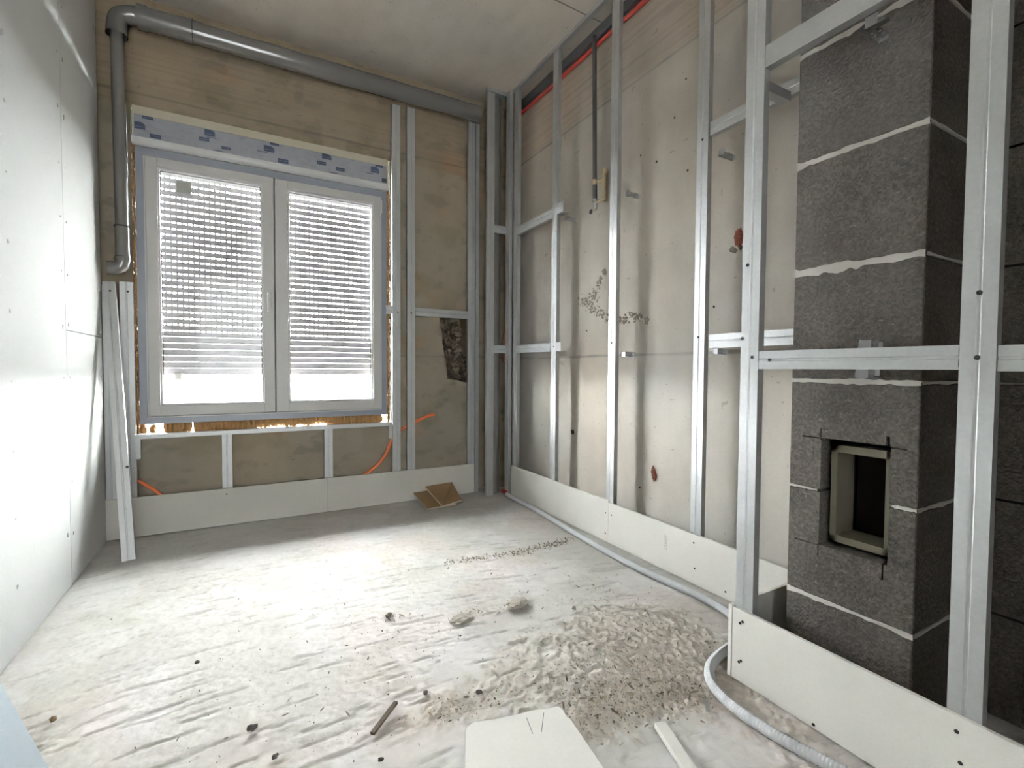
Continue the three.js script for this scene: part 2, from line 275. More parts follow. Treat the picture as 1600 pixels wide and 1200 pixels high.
// ------------------------------------------------------------------ window
{
  const w = new THREE.Group(); w.name = 'window_1'; w.userData = { kind: 'structure', label: 'two-sash window still in its blue protective film', category: 'window' }; scene.add(w);
  const z0 = -3.60, z1 = -3.535, X0 = -0.549, X1 = 0.915, Y0 = 0.655, Y1 = 2.285, XM = 0.176;
  const ring = (name, x0, x1, y0, y1, t, za, zb, mat, r, parent = w) => {
    const tt = Array.isArray(t) ? t : [t, t, t, t];                  // left, right, bottom, top
    return mesh(name, [RB(x0, x0 + tt[0], y0, y1, za, zb, r), RB(x1 - tt[1], x1, y0, y1, za, zb, r), RB(x0 + tt[0] - 0.004, x1 - tt[1] + 0.004, y0, y0 + tt[2], za, zb, r), RB(x0 + tt[0] - 0.004, x1 - tt[1] + 0.004, y1 - tt[3], y1, za, zb, r)], mat, parent);
  };
  ring('window_frame', X0, X1, Y0, Y1, [0.046, 0.046, 0.046, 0.05], z0, z1, mFilm, 0.004);
  mesh('frame_ridge', [B(X0 + 0.040, X0 + 0.047, Y0 + 0.04, Y1 - 0.05, z1, z1 + 0.004), B(X1 - 0.047, X1 - 0.04, Y0 + 0.04, Y1 - 0.05, z1, z1 + 0.004), B(X0 + 0.04, X1 - 0.04, Y0 + 0.038, Y0 + 0.045, z1, z1 + 0.004)], mSash, w);
  for (const [a, b, n] of [[X0 + 0.047, XM - 0.0025, 0], [XM + 0.0025, X1 - 0.047, 1]]) {
    const tl = n ? [0.078, 0.056, 0.066, 0.056] : [0.060, 0.066, 0.066, 0.056];
    const s = ring('sash', a, b, Y0 + 0.047, Y1 - 0.052, tl, -3.592, -3.519, mSash, 0.006);
    const gx0 = a + tl[0], gx1 = b - tl[1], gy0 = Y0 + 0.047 + 0.066, gy1 = Y1 - 0.052 - 0.056;
    ring('glazing_bead', gx0 - 0.004, gx1 + 0.004, gy0 - 0.004, gy1 + 0.004, 0.014, -3.552, -3.526, mPVC, 0.004, s);
    ring('gasket', gx0 + 0.009, gx1 - 0.009, gy0 + 0.009, gy1 - 0.009, 0.004, -3.562, -3.548, mSeal, 0.001, s);
    mesh('glass_pane', new THREE.PlaneGeometry(gx1 - gx0 + 0.01, gy1 - gy0 + 0.01).translate((gx0 + gx1) / 2, (gy0 + gy1) / 2, -3.557), mGlass, s);
    if (!n) mesh('sticker', B(-0.352, -0.277, 2.058, 2.128, -3.5565, -3.556), S({ color: col(0.52, 0.53, 0.47), roughness: 0.8 }), s).userData.label = 'pale sticker on the pane';
  }
  mesh('meeting_strip', RB(XM - 0.012, XM + 0.012, Y0 + 0.03, Y1 - 0.035, -3.606, -3.5925, 0.002), mSash, w);
  const h = mesh('handle', [RB(0.128, 0.156, 1.43, 1.50, -3.519, -3.508, 0.004), RB(0.132, 0.152, 1.355, 1.485, -3.495, -3.482, 0.006), cyl([0.142, 1.475, -3.51], [0.142, 1.475, -3.485], 0.008)], mPVC, w);
  h.userData.label = 'white lever handle';
  mesh('hinge', [cyl([-0.556 + 0.055, 0.70, -3.522], [-0.501, 0.79, -3.522], 0.007)], mSash, w);
  mesh('hinge', [cyl([0.872, 2.12, -3.522], [0.872, 2.21, -3.522], 0.007)], mSash, w);
}
// roller shutter hanging outside the panes
{
  const s = thing('roller_shutter', 'white roller shutter with rows of bright slots, lowered behind the window panes', 'shutter', [0, 0, 0]);
  const x0 = -0.515, x1 = 0.885, zc = -3.632, pitch = 0.0392, top = 2.24, bottomBar = 0.951;
  const prof = (h) => { const sh = new THREE.Shape(); const n = 6; const pts = []; for (let i = 0; i <= n; i++) { const t = i / n; pts.push([0.001 - 0.0012 * Math.sin(Math.PI * t), h * t]); } for (let i = n; i >= 0; i--) { const t = i / n; pts.push([-0.001 - 0.0065 * Math.sin(Math.PI * t), h * t]); } pts.forEach(([a, b], i) => i ? sh.lineTo(a, b) : sh.moveTo(a, b)); sh.closePath(); return new THREE.ExtrudeGeometry(sh, { depth: x1 - x0, bevelEnabled: false, steps: 1 }).rotateY(-Math.PI / 2); };
  const gap = 0.0072, sp = 0.0293, sw = 0.0185;
  const open = (() => { const l = [prof(pitch - gap).translate(x1, 0, 0)]; for (let x = x0; x < x1; x += sp) l.push(B(x, Math.min(x1, x + sp - sw), pitch - gap - 0.0004, pitch + 0.0004, -0.0008, 0.0008)); return mergeGeometries(l.map(clean)); })();
  const shut = mergeGeometries([prof(pitch - 0.001).translate(x1, 0, 0)].map(clean));
  const gOpen = uvm(open.rotateY(0)), gShut = uvm(shut);
  let y = bottomBar + 0.04, k = 0;
  while (y < top) { const m = new THREE.Mesh(k < 5 ? gShut : gOpen, mSlat); m.name = 'slat'; m.position.set(0, y, zc); m.castShadow = m.receiveShadow = true; s.add(m); y += pitch; k++; }
  mesh('bottom_bar', RB(x0, x1, bottomBar, bottomBar + 0.0395, zc - 0.006, zc + 0.006, 0.003), mSlat, s);
  mesh('stopper', RB(-0.385, -0.345, bottomBar - 0.035, bottomBar + 0.012, zc + 0.006, zc + 0.03, 0.008), mPVC, s);
  for (const x of [x0 - 0.03, x1 - 0.006]) mesh('guide_rail', [B(x, x + 0.036, 0.70, 2.286, zc + 0.012, zc + 0.03), B(x, x + 0.036, 0.70, 2.286, zc - 0.03, zc - 0.012), B(x < 0 ? x : x + 0.03, x < 0 ? x + 0.006 : x + 0.036, 0.70, 2.286, zc - 0.03, zc + 0.03)], mPVC, s);
}
// shutter box above the window
{
  const s = thing('shutter_box', 'shutter box above the window, cover wrapped in grey film printed with dark blue marks', 'shutter box');
  mesh('box_body', B(-0.553, 0.917, 2.288, 2.502, -3.78, -3.53), mCream, s);
  const cw = 1450, ch = 128, cv = document.createElement('canvas'); cv.width = cw; cv.height = ch; const c = cv.getContext('2d');
  const px = (x) => (x + 0.545) / 1.452 * cw, py = (y) => ch - (y - 2.328) / 0.126 * ch;
  c.fillStyle = '#a3a5ad'; c.fillRect(0, 0, cw, ch);
  for (let i = 0; i < 260; i++) { c.fillStyle = ['rgba(120,122,140,0.18)', 'rgba(190,192,196,0.16)', 'rgba(150,140,138,0.16)'][i % 3]; const r = rr(5, 26); c.beginPath(); c.ellipse(rr(0, cw), rr(0, ch), r, r * rr(0.3, 0.8), rr(-0.5, 0.5), 0, 7); c.fill(); }
  const mark = (x0, y1, x1, y0, big) => {
    const X = px(x0), Y = py(y1), W = px(x1) - X, Hh = py(y0) - Y;
    c.fillStyle = '#26354f'; c.fillRect(X, Y, W, Hh);
    c.fillStyle = '#7f8798'; if (big) { c.fillRect(X + W * 0.05, Y + Hh * 0.62, W * 0.9, Hh * 0.07); c.fillStyle = '#a3a5ad'; c.beginPath(); c.moveTo(X + W, Y); c.lineTo(X + W, Y + Hh * 0.35); c.lineTo(X + W * 0.72, Y); c.fill(); } else { c.fillRect(X + W * 0.12, Y + Hh * 0.42, W * 0.76, Hh * 0.12); }
  };
  const small = [[-0.507, 2.454, -0.455, 2.436], [-0.472, 2.358, -0.418, 2.335], [-0.230, 2.399, -0.178, 2.376], [-0.114, 2.368, -0.064, 2.350], [0.155, 2.454, 0.206, 2.438], [0.200, 2.362, 0.262, 2.335], [0.438, 2.397, 0.495, 2.374], [0.560, 2.379, 0.617, 2.356], [0.828, 2.454, 0.882, 2.438], [0.873, 2.365, 0.907, 2.338]];
  const big = [[-0.543, 2.412, -0.493, 2.372], [-0.202, 2.450, -0.148, 2.413], [0.119, 2.428, 0.180, 2.390], [0.470, 2.454, 0.530, 2.418], [0.796, 2.434, 0.853, 2.392]];
  small.forEach((m) => mark(...m, false)); big.forEach((m) => mark(...m, true));
  c.fillStyle = '#39445c'; for (const [a, b, l] of [[0.08, 2.385, 0.06], [0.765, 2.385, 0.05], [-0.16, 2.336, 0.06], [0.515, 2.338, 0.06], [-0.19, 2.408, 0.05]]) c.fillRect(px(a), py(b), l / 1.452 * cw, 5);
  const t = new THREE.CanvasTexture(cv); t.colorSpace = THREE.SRGBColorSpace; t.magFilter = THREE.LinearFilter;
  const m = S({ map: t, roughness: 0.45 }); m.userData.t = { L: 1.452, H: 0.126, u0: -0.545, v0: 2.328 };
  mesh('film_cover', RB(-0.545, 0.907, 2.328, 2.454, -3.53, -3.508, 0.002, 1), m, s).userData.label = 'grey film printed with dark blue marks';
  mesh('cream_edge', [B(-0.553, 0.917, 2.454, 2.502, -3.53, -3.506), B(-0.553, -0.545, 2.328, 2.454, -3.53, -3.506), B(0.907, 0.917, 2.328, 2.454, -3.53, -3.506)], mCream, s);
  const tr = new THREE.Shape(); tr.moveTo(0, 0); tr.quadraticCurveTo(0.022, 0.01, 0.020, 0.044); tr.lineTo(0, 0.044); tr.closePath();
  mesh('bottom_trim', new THREE.ExtrudeGeometry(tr, { depth: 1.48, bevelEnabled: false, curveSegments: 10 }).rotateY(-Math.PI / 2).translate(0.922, 2.285, -3.528), mPVC, s).userData.label = 'white rounded trim';
}
// expanding foam in the joint below and beside the frame
{
  const f = [];
  const blob = (x0, x1, y0, y1, z, s) => { for (let x = x0; x < x1; x += 0.022) { const k = rr(0.75, 1.15); f.push(lump(1, s + f.length, 0.02, (y1 - y0) / 2 * k, 0.022, 0.22).translate(x, (y0 + y1) / 2, z + rr(-0.006, 0.006))); } };
  blob(-0.42, -0.30, 0.58, 0.675, -3.58, 1); blob(-0.27, 0.06, 0.58, 0.678, -3.58, 40); blob(0.07, 0.52, 0.596, 0.678, -3.585, 90); blob(0.53, 0.84, 0.58, 0.678, -3.58, 130); blob(-0.56, -0.52, 0.58, 0.67, -3.58, 150); blob(-0.492, -0.47, 0.58, 0.66, -3.58, 170); blob(0.83, 0.885, 0.58, 0.672, -3.58, 190);
  single('foam_seal', f, mFoam, 'golden brown foam squeezed out below the window frame', 'foam');
  const g = []; for (let y = 0.60; y < 2.28; y += 0.03) g.push(lump(1, 400 + g.length, 0.011 * rr(0.8, 1.2), 0.026, 0.02, 0.25).translate(0.926, y, -3.545));
  single('foam_seal', g, mFoam, 'thin brown foam line down the right side of the window frame', 'foam');
  const h = []; for (let y = 0.60; y < 2.28; y += 0.03) h.push(lump(1, 600 + h.length, 0.008 * rr(0.8, 1.2), 0.026, 0.02, 0.25).translate(-0.557, y, -3.545));
  single('foam_seal', h, mFoam, 'thin brown foam line down the left side of the window frame', 'foam');
}

// ------------------------------------------------------------------ steel framing
// C profile: web w wide facing local +z, flanges d deep, extruded along local +y
function cProfile(len, w = 0.06, d = 0.027, lip = 0.006, groove = true) {
  const t = 0.0011, a = w / 2, o = [[-a + lip, -d], [-a, -d], [-a, 0]];
  if (groove) o.push([-0.0045, 0], [-0.002, -0.0022], [0.002, -0.0022], [0.0045, 0]);
  o.push([a, 0], [a, -d], [a - lip, -d]);
  const i = [[a - lip, -d + t], [a - t, -d + t], [a - t, -t]]; if (groove) i.push([0.0045, -t], [0.002, -0.0022 - t], [-0.002, -0.0022 - t], [-0.0045, -t]); i.push([-a + t, -t], [-a + t, -d + t], [-a + lip, -d + t]);
  const sh = new THREE.Shape(o.concat(i).map(([x, y]) => new THREE.Vector2(x, y)));
  return new THREE.ExtrudeGeometry(sh, { depth: len, bevelEnabled: false }).applyMatrix4(new THREE.Matrix4().makeBasis(V(1, 0, 0), V(0, 0, 1), V(0, 1, 0)));
}
function flip(g) {                                     // mirrored basis turns the faces inside out: put them right
  g = g.index ? g.toNonIndexed() : g; const P = g.attributes.position;
  for (let i = 0; i < P.count; i += 3) { const a = [P.getX(i), P.getY(i), P.getZ(i)]; P.setXYZ(i, P.getX(i + 1), P.getY(i + 1), P.getZ(i + 1)); P.setXYZ(i + 1, ...a); }
  g.deleteAttribute('normal'); g.computeVertexNormals(); return g;
}
const profileOf = (...a) => flip(cProfile(...a));
// a stud: foot at pos, web facing turn (0: +z, -PI/2: -x)
function stud(label, pos, len, turn, o = {}) {
  const s = thing(o.name || 'steel_stud', label, o.cat || 'stud', pos, turn, o.group);
  mesh('profile', profileOf(len, o.w, o.d, o.lip, o.groove ?? true), mSteel, s);
  for (const [u, y] of o.screws || []) mesh('screw', cyl([u, y, -0.001], [u, y, 0.0012], 0.0055, 0.0055, 10), mScrew, s);
  return s;
}
// a rail: starts at pos, runs sideways (local -x after the quarter turn), web facing turn
function rail(label, pos, len, turn, o = {}) {
  const s = thing(o.name || 'steel_rail', label, 'rail', pos, turn);
  mesh('profile', profileOf(len, o.w, o.d, o.lip, o.groove ?? true).rotateZ(-Math.PI / 2), o.mat || mSteel, s);
  for (const [u, y] of o.screws || []) mesh('screw', cyl([u, y, -0.001], [u, y, 0.0012], 0.005, 0.005, 10), mScrew, s);
  return s;
}
const WX = -Math.PI / 2;                                 // web faces the room from the right-hand side; local +x is world +z
// right wall, far to near
stud('tall steel stud at the far right corner, its foot beside the plasterboard strip', [1.80, 0, -3.315], CEIL - 0.002, WX);
stud('tall steel stud just right of the corner stud, rising behind the plasterboard strip', [XS, 0, -3.23], CEIL - 0.03, WX);
stud('steel stud left of the black pipe on the right wall', [XS, 0, -2.70], CEIL - 0.03, WX, { screws: [[0.004, 1.15]] });
stud('steel stud between the black pipe and the gravel patch', [XS, 0, -2.11], CEIL - 0.03, WX, { screws: [[-0.002, 1.15]] });
stud('steel stud on the right wall nearest to the chimney casing corner', [XS, 0, -1.51], CEIL - 0.03, WX, { screws: [[0, 2.045], [-0.004, 1.15]] });
// chimney casing
stud('steel stud at the front corner of the chimney casing, left of the chimney', [XB, 0, -0.953], CEIL - 0.002, WX, { screws: [[-0.025, 1.10], [0.01, 1.04], [-0.012, 1.33]] });
stud('nearest steel stud, right in front of the dark side of the chimney', [XB, 0, -0.416], CEIL - 0.002, WX, { screws: [[0, 1.03], [0, 1.17]] });
// free-standing corner box beside the window wall
stud('slim steel stud of the boxed corner, standing free in front of the window wall', [1.67, 0, -3.345], CEIL - 0.002, 0);
rail('upper short rail bridging the boxed corner', [1.70, 2.085, -3.345], 0.105, 0);
rail('lower short rail bridging the boxed corner', [1.70, 1.152, -3.345], 0.105, 0);
rail('dark ceiling track over the boxed corner', [1.63, CEIL - 0.016, -3.335], 0.20, 0, { w: 0.03, d: 0.06, lip: 0.001, groove: false, name: 'ceiling_track' });
// window wall
stud('steel stud directly right of the window', [0.974, 0, -3.4955], 2.905, 0, { screws: [[0.01, 1.41]] });
stud('second steel stud right of the window, parallel to the first', [1.086, 0, -3.4955], 2.915, 0, { screws: [[0.0, 1.41]] });
stud('steel stud on the window wall tight against the boxed corner', [1.576, 0, -3.4955], 2.93, 0);
stud('narrow steel channel squeezed behind the boxed corner beside the window wall', [1.627, 0, -3.4955], 2.93, 0, { w: 0.03, lip: 0.001, groove: false });
rail('short rail on the window wall above the broken-out pocket', [1.12, 1.422, -3.498], 0.43, 0, { screws: [] });
rail('tiny rail end between window frame and first stud', [0.90, 1.425, -3.500], 0.045, 0);
rail('long sill rail below the window', [-0.565, 0.590, -3.468], 1.50, 0, { w: 0.026, d: 0.05, lip: 0.001, groove: false });
stud('left short stud below the window', [-0.105, 0, -3.4955], 0.577, 0, { w: 0.055 });
stud('right short stud below the window', [0.499, 0, -3.4955], 0.577, 0, { w: 0.055 });
single('rail_bracket', [B(-0.565, -0.540, 0.455, 0.577, -3.500, -3.496), B(-0.565, -0.540, 0.455, 0.459, -3.52, -3.496)], mSteel, 'bent steel tab hanging from the left end of the sill rail', 'bracket');
single('rail_bracket', [B(0.918, 0.940, 0.48, 0.577, -3.500, -3.496)], mSteel, 'steel tab hanging from the right end of the sill rail', 'bracket');
// left of the window
stud('cut-off upright stud left of the window, below the grey pipe elbow', [-0.592, 0, -3.4955], 1.485, 0, { w: 0.062, screws: [[0.006, 1.43]] });
stud('cut-off stud half hidden beside the plasterboard wall', [-0.677, 0.0, -3.4955], 1.46, 0, { w: 0.05 });
{
  const a = V(-0.535, 0.0, -3.085), b = V(-0.664, 1.474, -3.458), d = b.clone().sub(a), s = thing('loose_stud', 'loose steel profile leaning in the corner left of the window', 'stud', a.toArray());
  const y = d.clone().normalize(), x = V(1, 0, 0).addScaledVector(y, -y.x).normalize(), z = x.clone().cross(y);
  s.quaternion.setFromRotationMatrix(new THREE.Matrix4().makeBasis(x, y, z));
  mesh('profile', profileOf(d.length(), 0.056), mSteel, s);
  mesh('screw', cyl([0.004, d.length() - 0.055, -0.001], [0.004, d.length() - 0.055, 0.0012], 0.0055, 0.0055, 10), mScrew, s);
  mesh('screw', cyl([0.022, 0.48, -0.001], [0.022, 0.48, 0.0012], 0.007, 0.007, 10), mScrew, s);
}
// right-wall rails
rail('upper rail between the corner stud and the next stud on the right wall', [XS + 0.0005, 2.052, -3.20], 0.47, WX);
rail('lower rail between the corner stud and the next stud on the right wall', [XS + 0.0005, 1.150, -3.20], 0.46, WX);
single('rail_end', [B(XS, XS + 0.002, 1.118, 1.178, -2.672, -2.615), B(XS, XS + 0.04, 1.118, 1.12, -2.672, -2.615)], mSteel, 'bright rail end poking out right of the second right-wall stud, lower level', 'rail end');
single('rail_end', [B(XS, XS + 0.002, 2.03, 2.10, -2.672, -2.60), B(XS, XS + 0.05, 2.03, 2.032, -2.672, -2.60)], mSteel, 'bright rail end poking out right of the second right-wall stud, upper level', 'rail end');
rail('upper rail on the right wall behind the chimney casing corner', [XS + 0.0005, 2.076, -1.47], 0.50, WX);
rail('lower rail on the right wall behind the chimney casing corner', [XS + 0.0005, 1.128, -1.455], 0.50, WX);
rail('lower rail of the chimney casing, crossing in front of the chimney', [XB + 0.0008, 1.031, -0.9215], 0.474, WX, { w: 0.055, screws: [[0.035, 0.0]] });
rail('lower casing rail going on right of the nearest stud', [XB + 0.004, 1.028, -0.3845], 0.82, WX, { w: 0.055 });
rail('upper rail of the chimney casing near the top of the picture', [XB + 0.0008, 1.948, -0.9215], 0.474, WX, { w: 0.065, groove: false });
rail('short rail stub at the casing corner under the upper casing rail', [1.41, 1.885, -0.94], 0.14, 0, { w: 0.03, d: 0.03, lip: 0.001, groove: false });
// ceiling tracks
rail('ceiling track running along the top of the right wall', [XS - 0.002, CEIL - 0.0145, -3.33], 3.9, WX, { w: 0.027, d: 0.03, lip: 0.001, groove: false, name: 'ceiling_track' });
// direct hangers: perforated straps from the wall to the studs
function hanger(label, x0, x1, y, z, bent = 1) {
  const g = thing('strap_hanger', label, 'bracket', [x0, y, z]);
  const L = x1 - x0, sh = new THREE.Shape([[0, -0.014], [L, -0.014], [L, 0.014], [0, 0.014]].map((p) => new THREE.Vector2(...p)));
  for (let u = 0.012; u < L - 0.006; u += 0.014) for (const v of [-0.006, 0.006]) { const h = new THREE.Path(); h.absellipse(u, v, 0.004, 0.0025, 0, Math.PI * 2, true); sh.holes.push(h); }
  mesh('strap', new THREE.ExtrudeGeometry(sh, { depth: 0.0012, bevelEnabled: false, curveSegments: 4 }).rotateX(0.15 * bent), mZinc, g);
  mesh('strap_foot', B(L - 0.0015, L, -0.010, 0.010, -0.012, 0.012), mZinc, g);
  mesh('folded_tab', [B(0.0, 0.022, -0.016, -0.0145, 0.0, 0.05), B(0.0, 0.0015, -0.016, 0.012, 0.002, 0.03)], mZinc, g);
}
hanger('bent strap hanger on the stud left of the black pipe, upper level', 1.853, 1.95, 1.995, -2.62);
hanger('shiny strap hanger on the stud right of the black pipe, upper level', 1.853, 1.95, 1.975, -2.045);
hanger('shiny strap hanger on the stud next to the chimney casing, upper level', 1.853, 1.95, 1.965, -1.445);
hanger('small strap hanger on the stud right of the black pipe, lower level', 1.853, 1.95, 1.085, -2.06);
hanger('small strap hanger under the lower rail next to the chimney casing', 1.853, 1.95, 1.085, -1.46);
hanger('strap ends sticking out above the chimney casing rail', 1.412, 1.515, 1.068, -0.66);
hanger('bent strap ends sticking out below the chimney casing rail', 1.412, 1.515, 0.996, -0.665);
hanger('wide perforated strap under the upper chimney casing rail', 1.412, 1.515, 1.90, -0.668, 8);

// ------------------------------------------------------------------ plasterboard strips along the floor
function strip(label, x0, x1, y0, y1, z0, z1, screws = [], ax = 'x') {
  const s = thing('plasterboard_strip', label, 'board strip');
  mesh('board', RB(x0, x1, y0, y1, z0, z1, 0.001, 1), mBoard, s);
  for (const [a, y] of screws) mesh('screw', ax === 'x' ? cyl([x0 - 0.0008, y, a], [x0 + 0.001, y, a], 0.0045, 0.0045, 10) : cyl([a, y, z1 - 0.001], [a, y, z1 + 0.0008], 0.0045, 0.0045, 10), mScrew, s);
  return s;
}
strip('plasterboard strip below the left half of the window', -0.72, 0.4865, 0.003, BH, BZ - T, BZ, [[-0.11, 0.2]], 'z');
strip('plasterboard strip below the right half of the window', 0.4885, 1.60, 0.003, BH, BZ - T, BZ, [], 'z');
strip('far plasterboard strip at the foot of the right wall', XS - T, XS, 0.003, BH + 0.008, -3.255, -2.1075, [[-2.13, 0.17], [-2.13, 0.05]]);
{
  const s = strip('printed plasterboard strip at the foot of the right wall, nearer the chimney', XS - T, XS, 0.003, BH, -2.1065, -0.998, [[-1.507, 0.196], [-1.50, 0.078], [-1.335, 0.036], [-2.08, 0.17]]);
  const cv = document.createElement('canvas'); cv.width = 64; cv.height = 320; const c = cv.getContext('2d');
  c.fillStyle = 'rgb(226,223,215)'; c.fillRect(0, 0, 64, 320); c.fillStyle = 'rgb(192,190,186)'; c.font = 'bold 62px sans-serif'; c.textAlign = 'center'; c.textBaseline = 'middle'; c.translate(32, 160); c.rotate(Math.PI / 2); c.fillText('SINIAT', 0, 0, 300);
  const t = new THREE.CanvasTexture(cv); t.colorSpace = THREE.SRGBColorSpace;
  const g = new THREE.PlaneGeometry(0.026, 0.118); const m = new THREE.Mesh(g, S({ map: t, roughness: 0.85 })); m.name = 'printed_lettering'; m.position.set(XS - T - 0.0004, 0.143, -1.677); m.rotation.y = -Math.PI / 2; m.castShadow = m.receiveShadow = true; s.add(m);
}
strip('nearest plasterboard strip in front of the chimney base', 1.372, 1.372 + T, 0.003, BH, -0.983, 0.45, [[-0.955, 0.192], [-0.947, 0.2], [-0.957, 0.065], [-0.95, 0.072], [-0.725, 0.014], [-0.423, 0.2], [-0.415, 0.134]]);
strip('plasterboard return strip at the corner of the chimney casing', 1.370, XS - T - 0.001, 0.003, BH + 0.004, -0.997, -0.9845);
// board leaning on the left wall near the camera
{
  const P0 = V(-0.43, 0.0, -1.555), P1 = V(-0.692, 0.317, -1.873), E = V(0, 0, 1), n = V(0.317, 0.262, 0).normalize(), t = n.clone().multiplyScalar(-T);
  const q = [P0, P0.clone().addScaledVector(E, 1.0), P1.clone().addScaledVector(E, 1.32), P1], v = [], f = (a, b, c, d) => { for (const p of [a, b, c, a, c, d]) v.push(p.x, p.y, p.z); };
  const r = q.map((p) => p.clone().add(t)).map((p) => { p.y = Math.max(p.y, 0); p.x = Math.max(p.x, LW + 0.0005); return p; });
  f(q[0], q[3], q[2], q[1]); f(r[0], r[1], r[2], r[3]); for (let i = 0; i < 4; i++) { const j = (i + 1) % 4; f(q[i], q[j], r[j], r[i]); }
  const g = new THREE.BufferGeometry(); g.setAttribute('position', new THREE.Float32BufferAttribute(v, 3)); g.computeVertexNormals();
  single('leaning_board', g, mBlueGrey, 'blue-grey board leaning on the left wall in the near corner of the picture', 'board');
}

// ------------------------------------------------------------------ pipes and cables
{
  const p = thing('drain_pipe', 'grey plastic drain pipe running under the ceiling and down left of the window', 'pipe');
  const z = -3.455, r = 0.062, y = 2.976;
  mesh('ceiling_run', cyl([-0.50, y, z], [1.615, y + 0.008, z], r, r, 32), mPipe, p);
  mesh('socket', cyl([-0.262 - 0.03, y, z], [-0.262 + 0.012, y, z], r + 0.006, r + 0.006, 32), mPipe, p);
  mesh('seal_ring', cyl([-0.252, y, z], [-0.246, y, z], r + 0.0075, r + 0.0075, 32), mSeal, p);
  mesh('top_elbow', [tube([[-0.46, y, z], [-0.53, y - 0.002, z], [-0.59, y - 0.035, z], [-0.602, y - 0.10, z + 0.005], [-0.603, y - 0.14, z + 0.008]], 0.05, 32, 24), cyl([-0.51, y, z], [-0.465, y, z], r + 0.005, r + 0.005, 32)], mPipe, p);
  mesh('down_run', cyl([-0.603, y - 0.10, z + 0.008], [-0.596, 1.62, z + 0.008], 0.032, 0.032, 28), mPipe, p);
  mesh('down_socket', cyl([-0.596, 1.60, z + 0.008], [-0.5965, 1.785, z + 0.008], 0.0345, 0.0345, 28), mPipe, p);
  mesh('seal_ring', cyl([-0.5965, 1.782, z + 0.008], [-0.5965, 1.790, z + 0.008], 0.038, 0.038, 28), mSeal, p);
  mesh('seal_ring', cyl([-0.5965, 1.612, z + 0.008], [-0.5965, 1.619, z + 0.008], 0.036, 0.036, 28), mSeal, p);
  mesh('bottom_elbow', [tube([[-0.596, 1.635, z + 0.008], [-0.596, 1.60, z + 0.008], [-0.604, 1.567, z + 0.008], [-0.63, 1.553, z + 0.006], [-0.665, 1.552, z + 0.004]], 0.036, 28, 20), cyl([-0.596, 1.597, z + 0.008], [-0.596, 1.612, z + 0.008], 0.041, 0.041, 28)], mPipe, p);
}
{
  const p = thing('gas_pipe', 'thin black pipe with a metal tap hanging down the right wall', 'pipe');
  mesh('black_run', cyl([1.90, 3.05, -2.392], [1.90, 2.165, -2.372], 0.0135), mBlackPipe, p);
  mesh('black_run', cyl([1.90, 2.140, -2.372], [1.90, 2.045, -2.368], 0.014), mBlackPipe, p);
  mesh('tap', [lump(0.019, 77, 0.8, 1.7, 0.8, 0.06, 2).translate(1.90, 2.010, -2.366), cyl([1.90, 2.05, -2.367], [1.90, 2.035, -2.367], 0.016)], mZinc, p);
  mesh('joint', [cyl([1.90, 2.137, -2.372], [1.90, 2.168, -2.372], 0.0165), cyl([1.90, 2.155, -2.372], [1.93, 2.165, -2.322], 0.008)], mBrass, p);
  mesh('wall_valve', [cyl([1.93, 2.225, -2.315], [1.93, 2.03, -2.315], 0.014), cyl([1.93, 2.215, -2.315], [1.93, 2.190, -2.315], 0.019, 0.019, 6), cyl([1.93, 2.05, -2.315], [1.90, 2.025, -2.36], 0.008)], mBrass, p);
}
single('cable_duct', [RB(1.905, RW - 0.001, 3.035, 3.095, -3.33, 0.4, 0.004)], S({ color: col(0.13, 0.135, 0.14), roughness: 0.5, metalness: 0.3 }), 'dark grey duct along the top of the right wall', 'duct');
single('red_hose', tube([[1.93, 3.018, -3.36], [1.932, 3.014, -2.9], [1.93, 3.012, -2.5], [1.932, 3.015, -2.1], [1.93, 3.012, -1.5], [1.93, 3.015, -0.6]], 0.0135, 60, 10), mRed, 'red hose running below the duct along the top of the right wall', 'hose');
single('orange_hose', tube([[-0.64, 0.365, -3.536], [-0.56, 0.322, -3.536], [-0.50, 0.272, -3.536], [-0.455, 0.225, -3.536], [-0.42, 0.16, -3.536]], 0.0105, 40, 10), mOrange, 'short orange hose at the left end below the window', 'hose');
single('orange_hose', tube([[0.70, 0.17, -3.536], [0.772, 0.235, -3.536], [0.84, 0.285, -3.536], [0.90, 0.355, -3.536], [0.945, 0.452, -3.536], [1.02, 0.535, -3.536], [1.13, 0.59, -3.536], [1.22, 0.628, -3.536], [1.285, 0.64, -3.545]], 0.0125, 60, 10), mOrange, 'curved orange hose behind the studs right of the window', 'hose');
single('orange_hose', tube([[1.815, 1.05, -3.38], [1.818, 1.28, -3.385], [1.835, 1.40, -3.39], [1.845, 1.7, -3.40], [1.83, 2.1, -3.41]], 0.012, 40, 10), mRust, 'dull red hose inside the boxed corner', 'hose');
single('riser_pipe', [cyl([1.745, 0, -3.445], [1.745, CEIL - 0.001, -3.445], 0.056, 0.056, 28), cyl([1.745, 1.62, -3.445], [1.745, 1.70, -3.445], 0.063, 0.063, 28)], mPipe, 'grey plastic riser pipe inside the boxed corner', 'pipe');
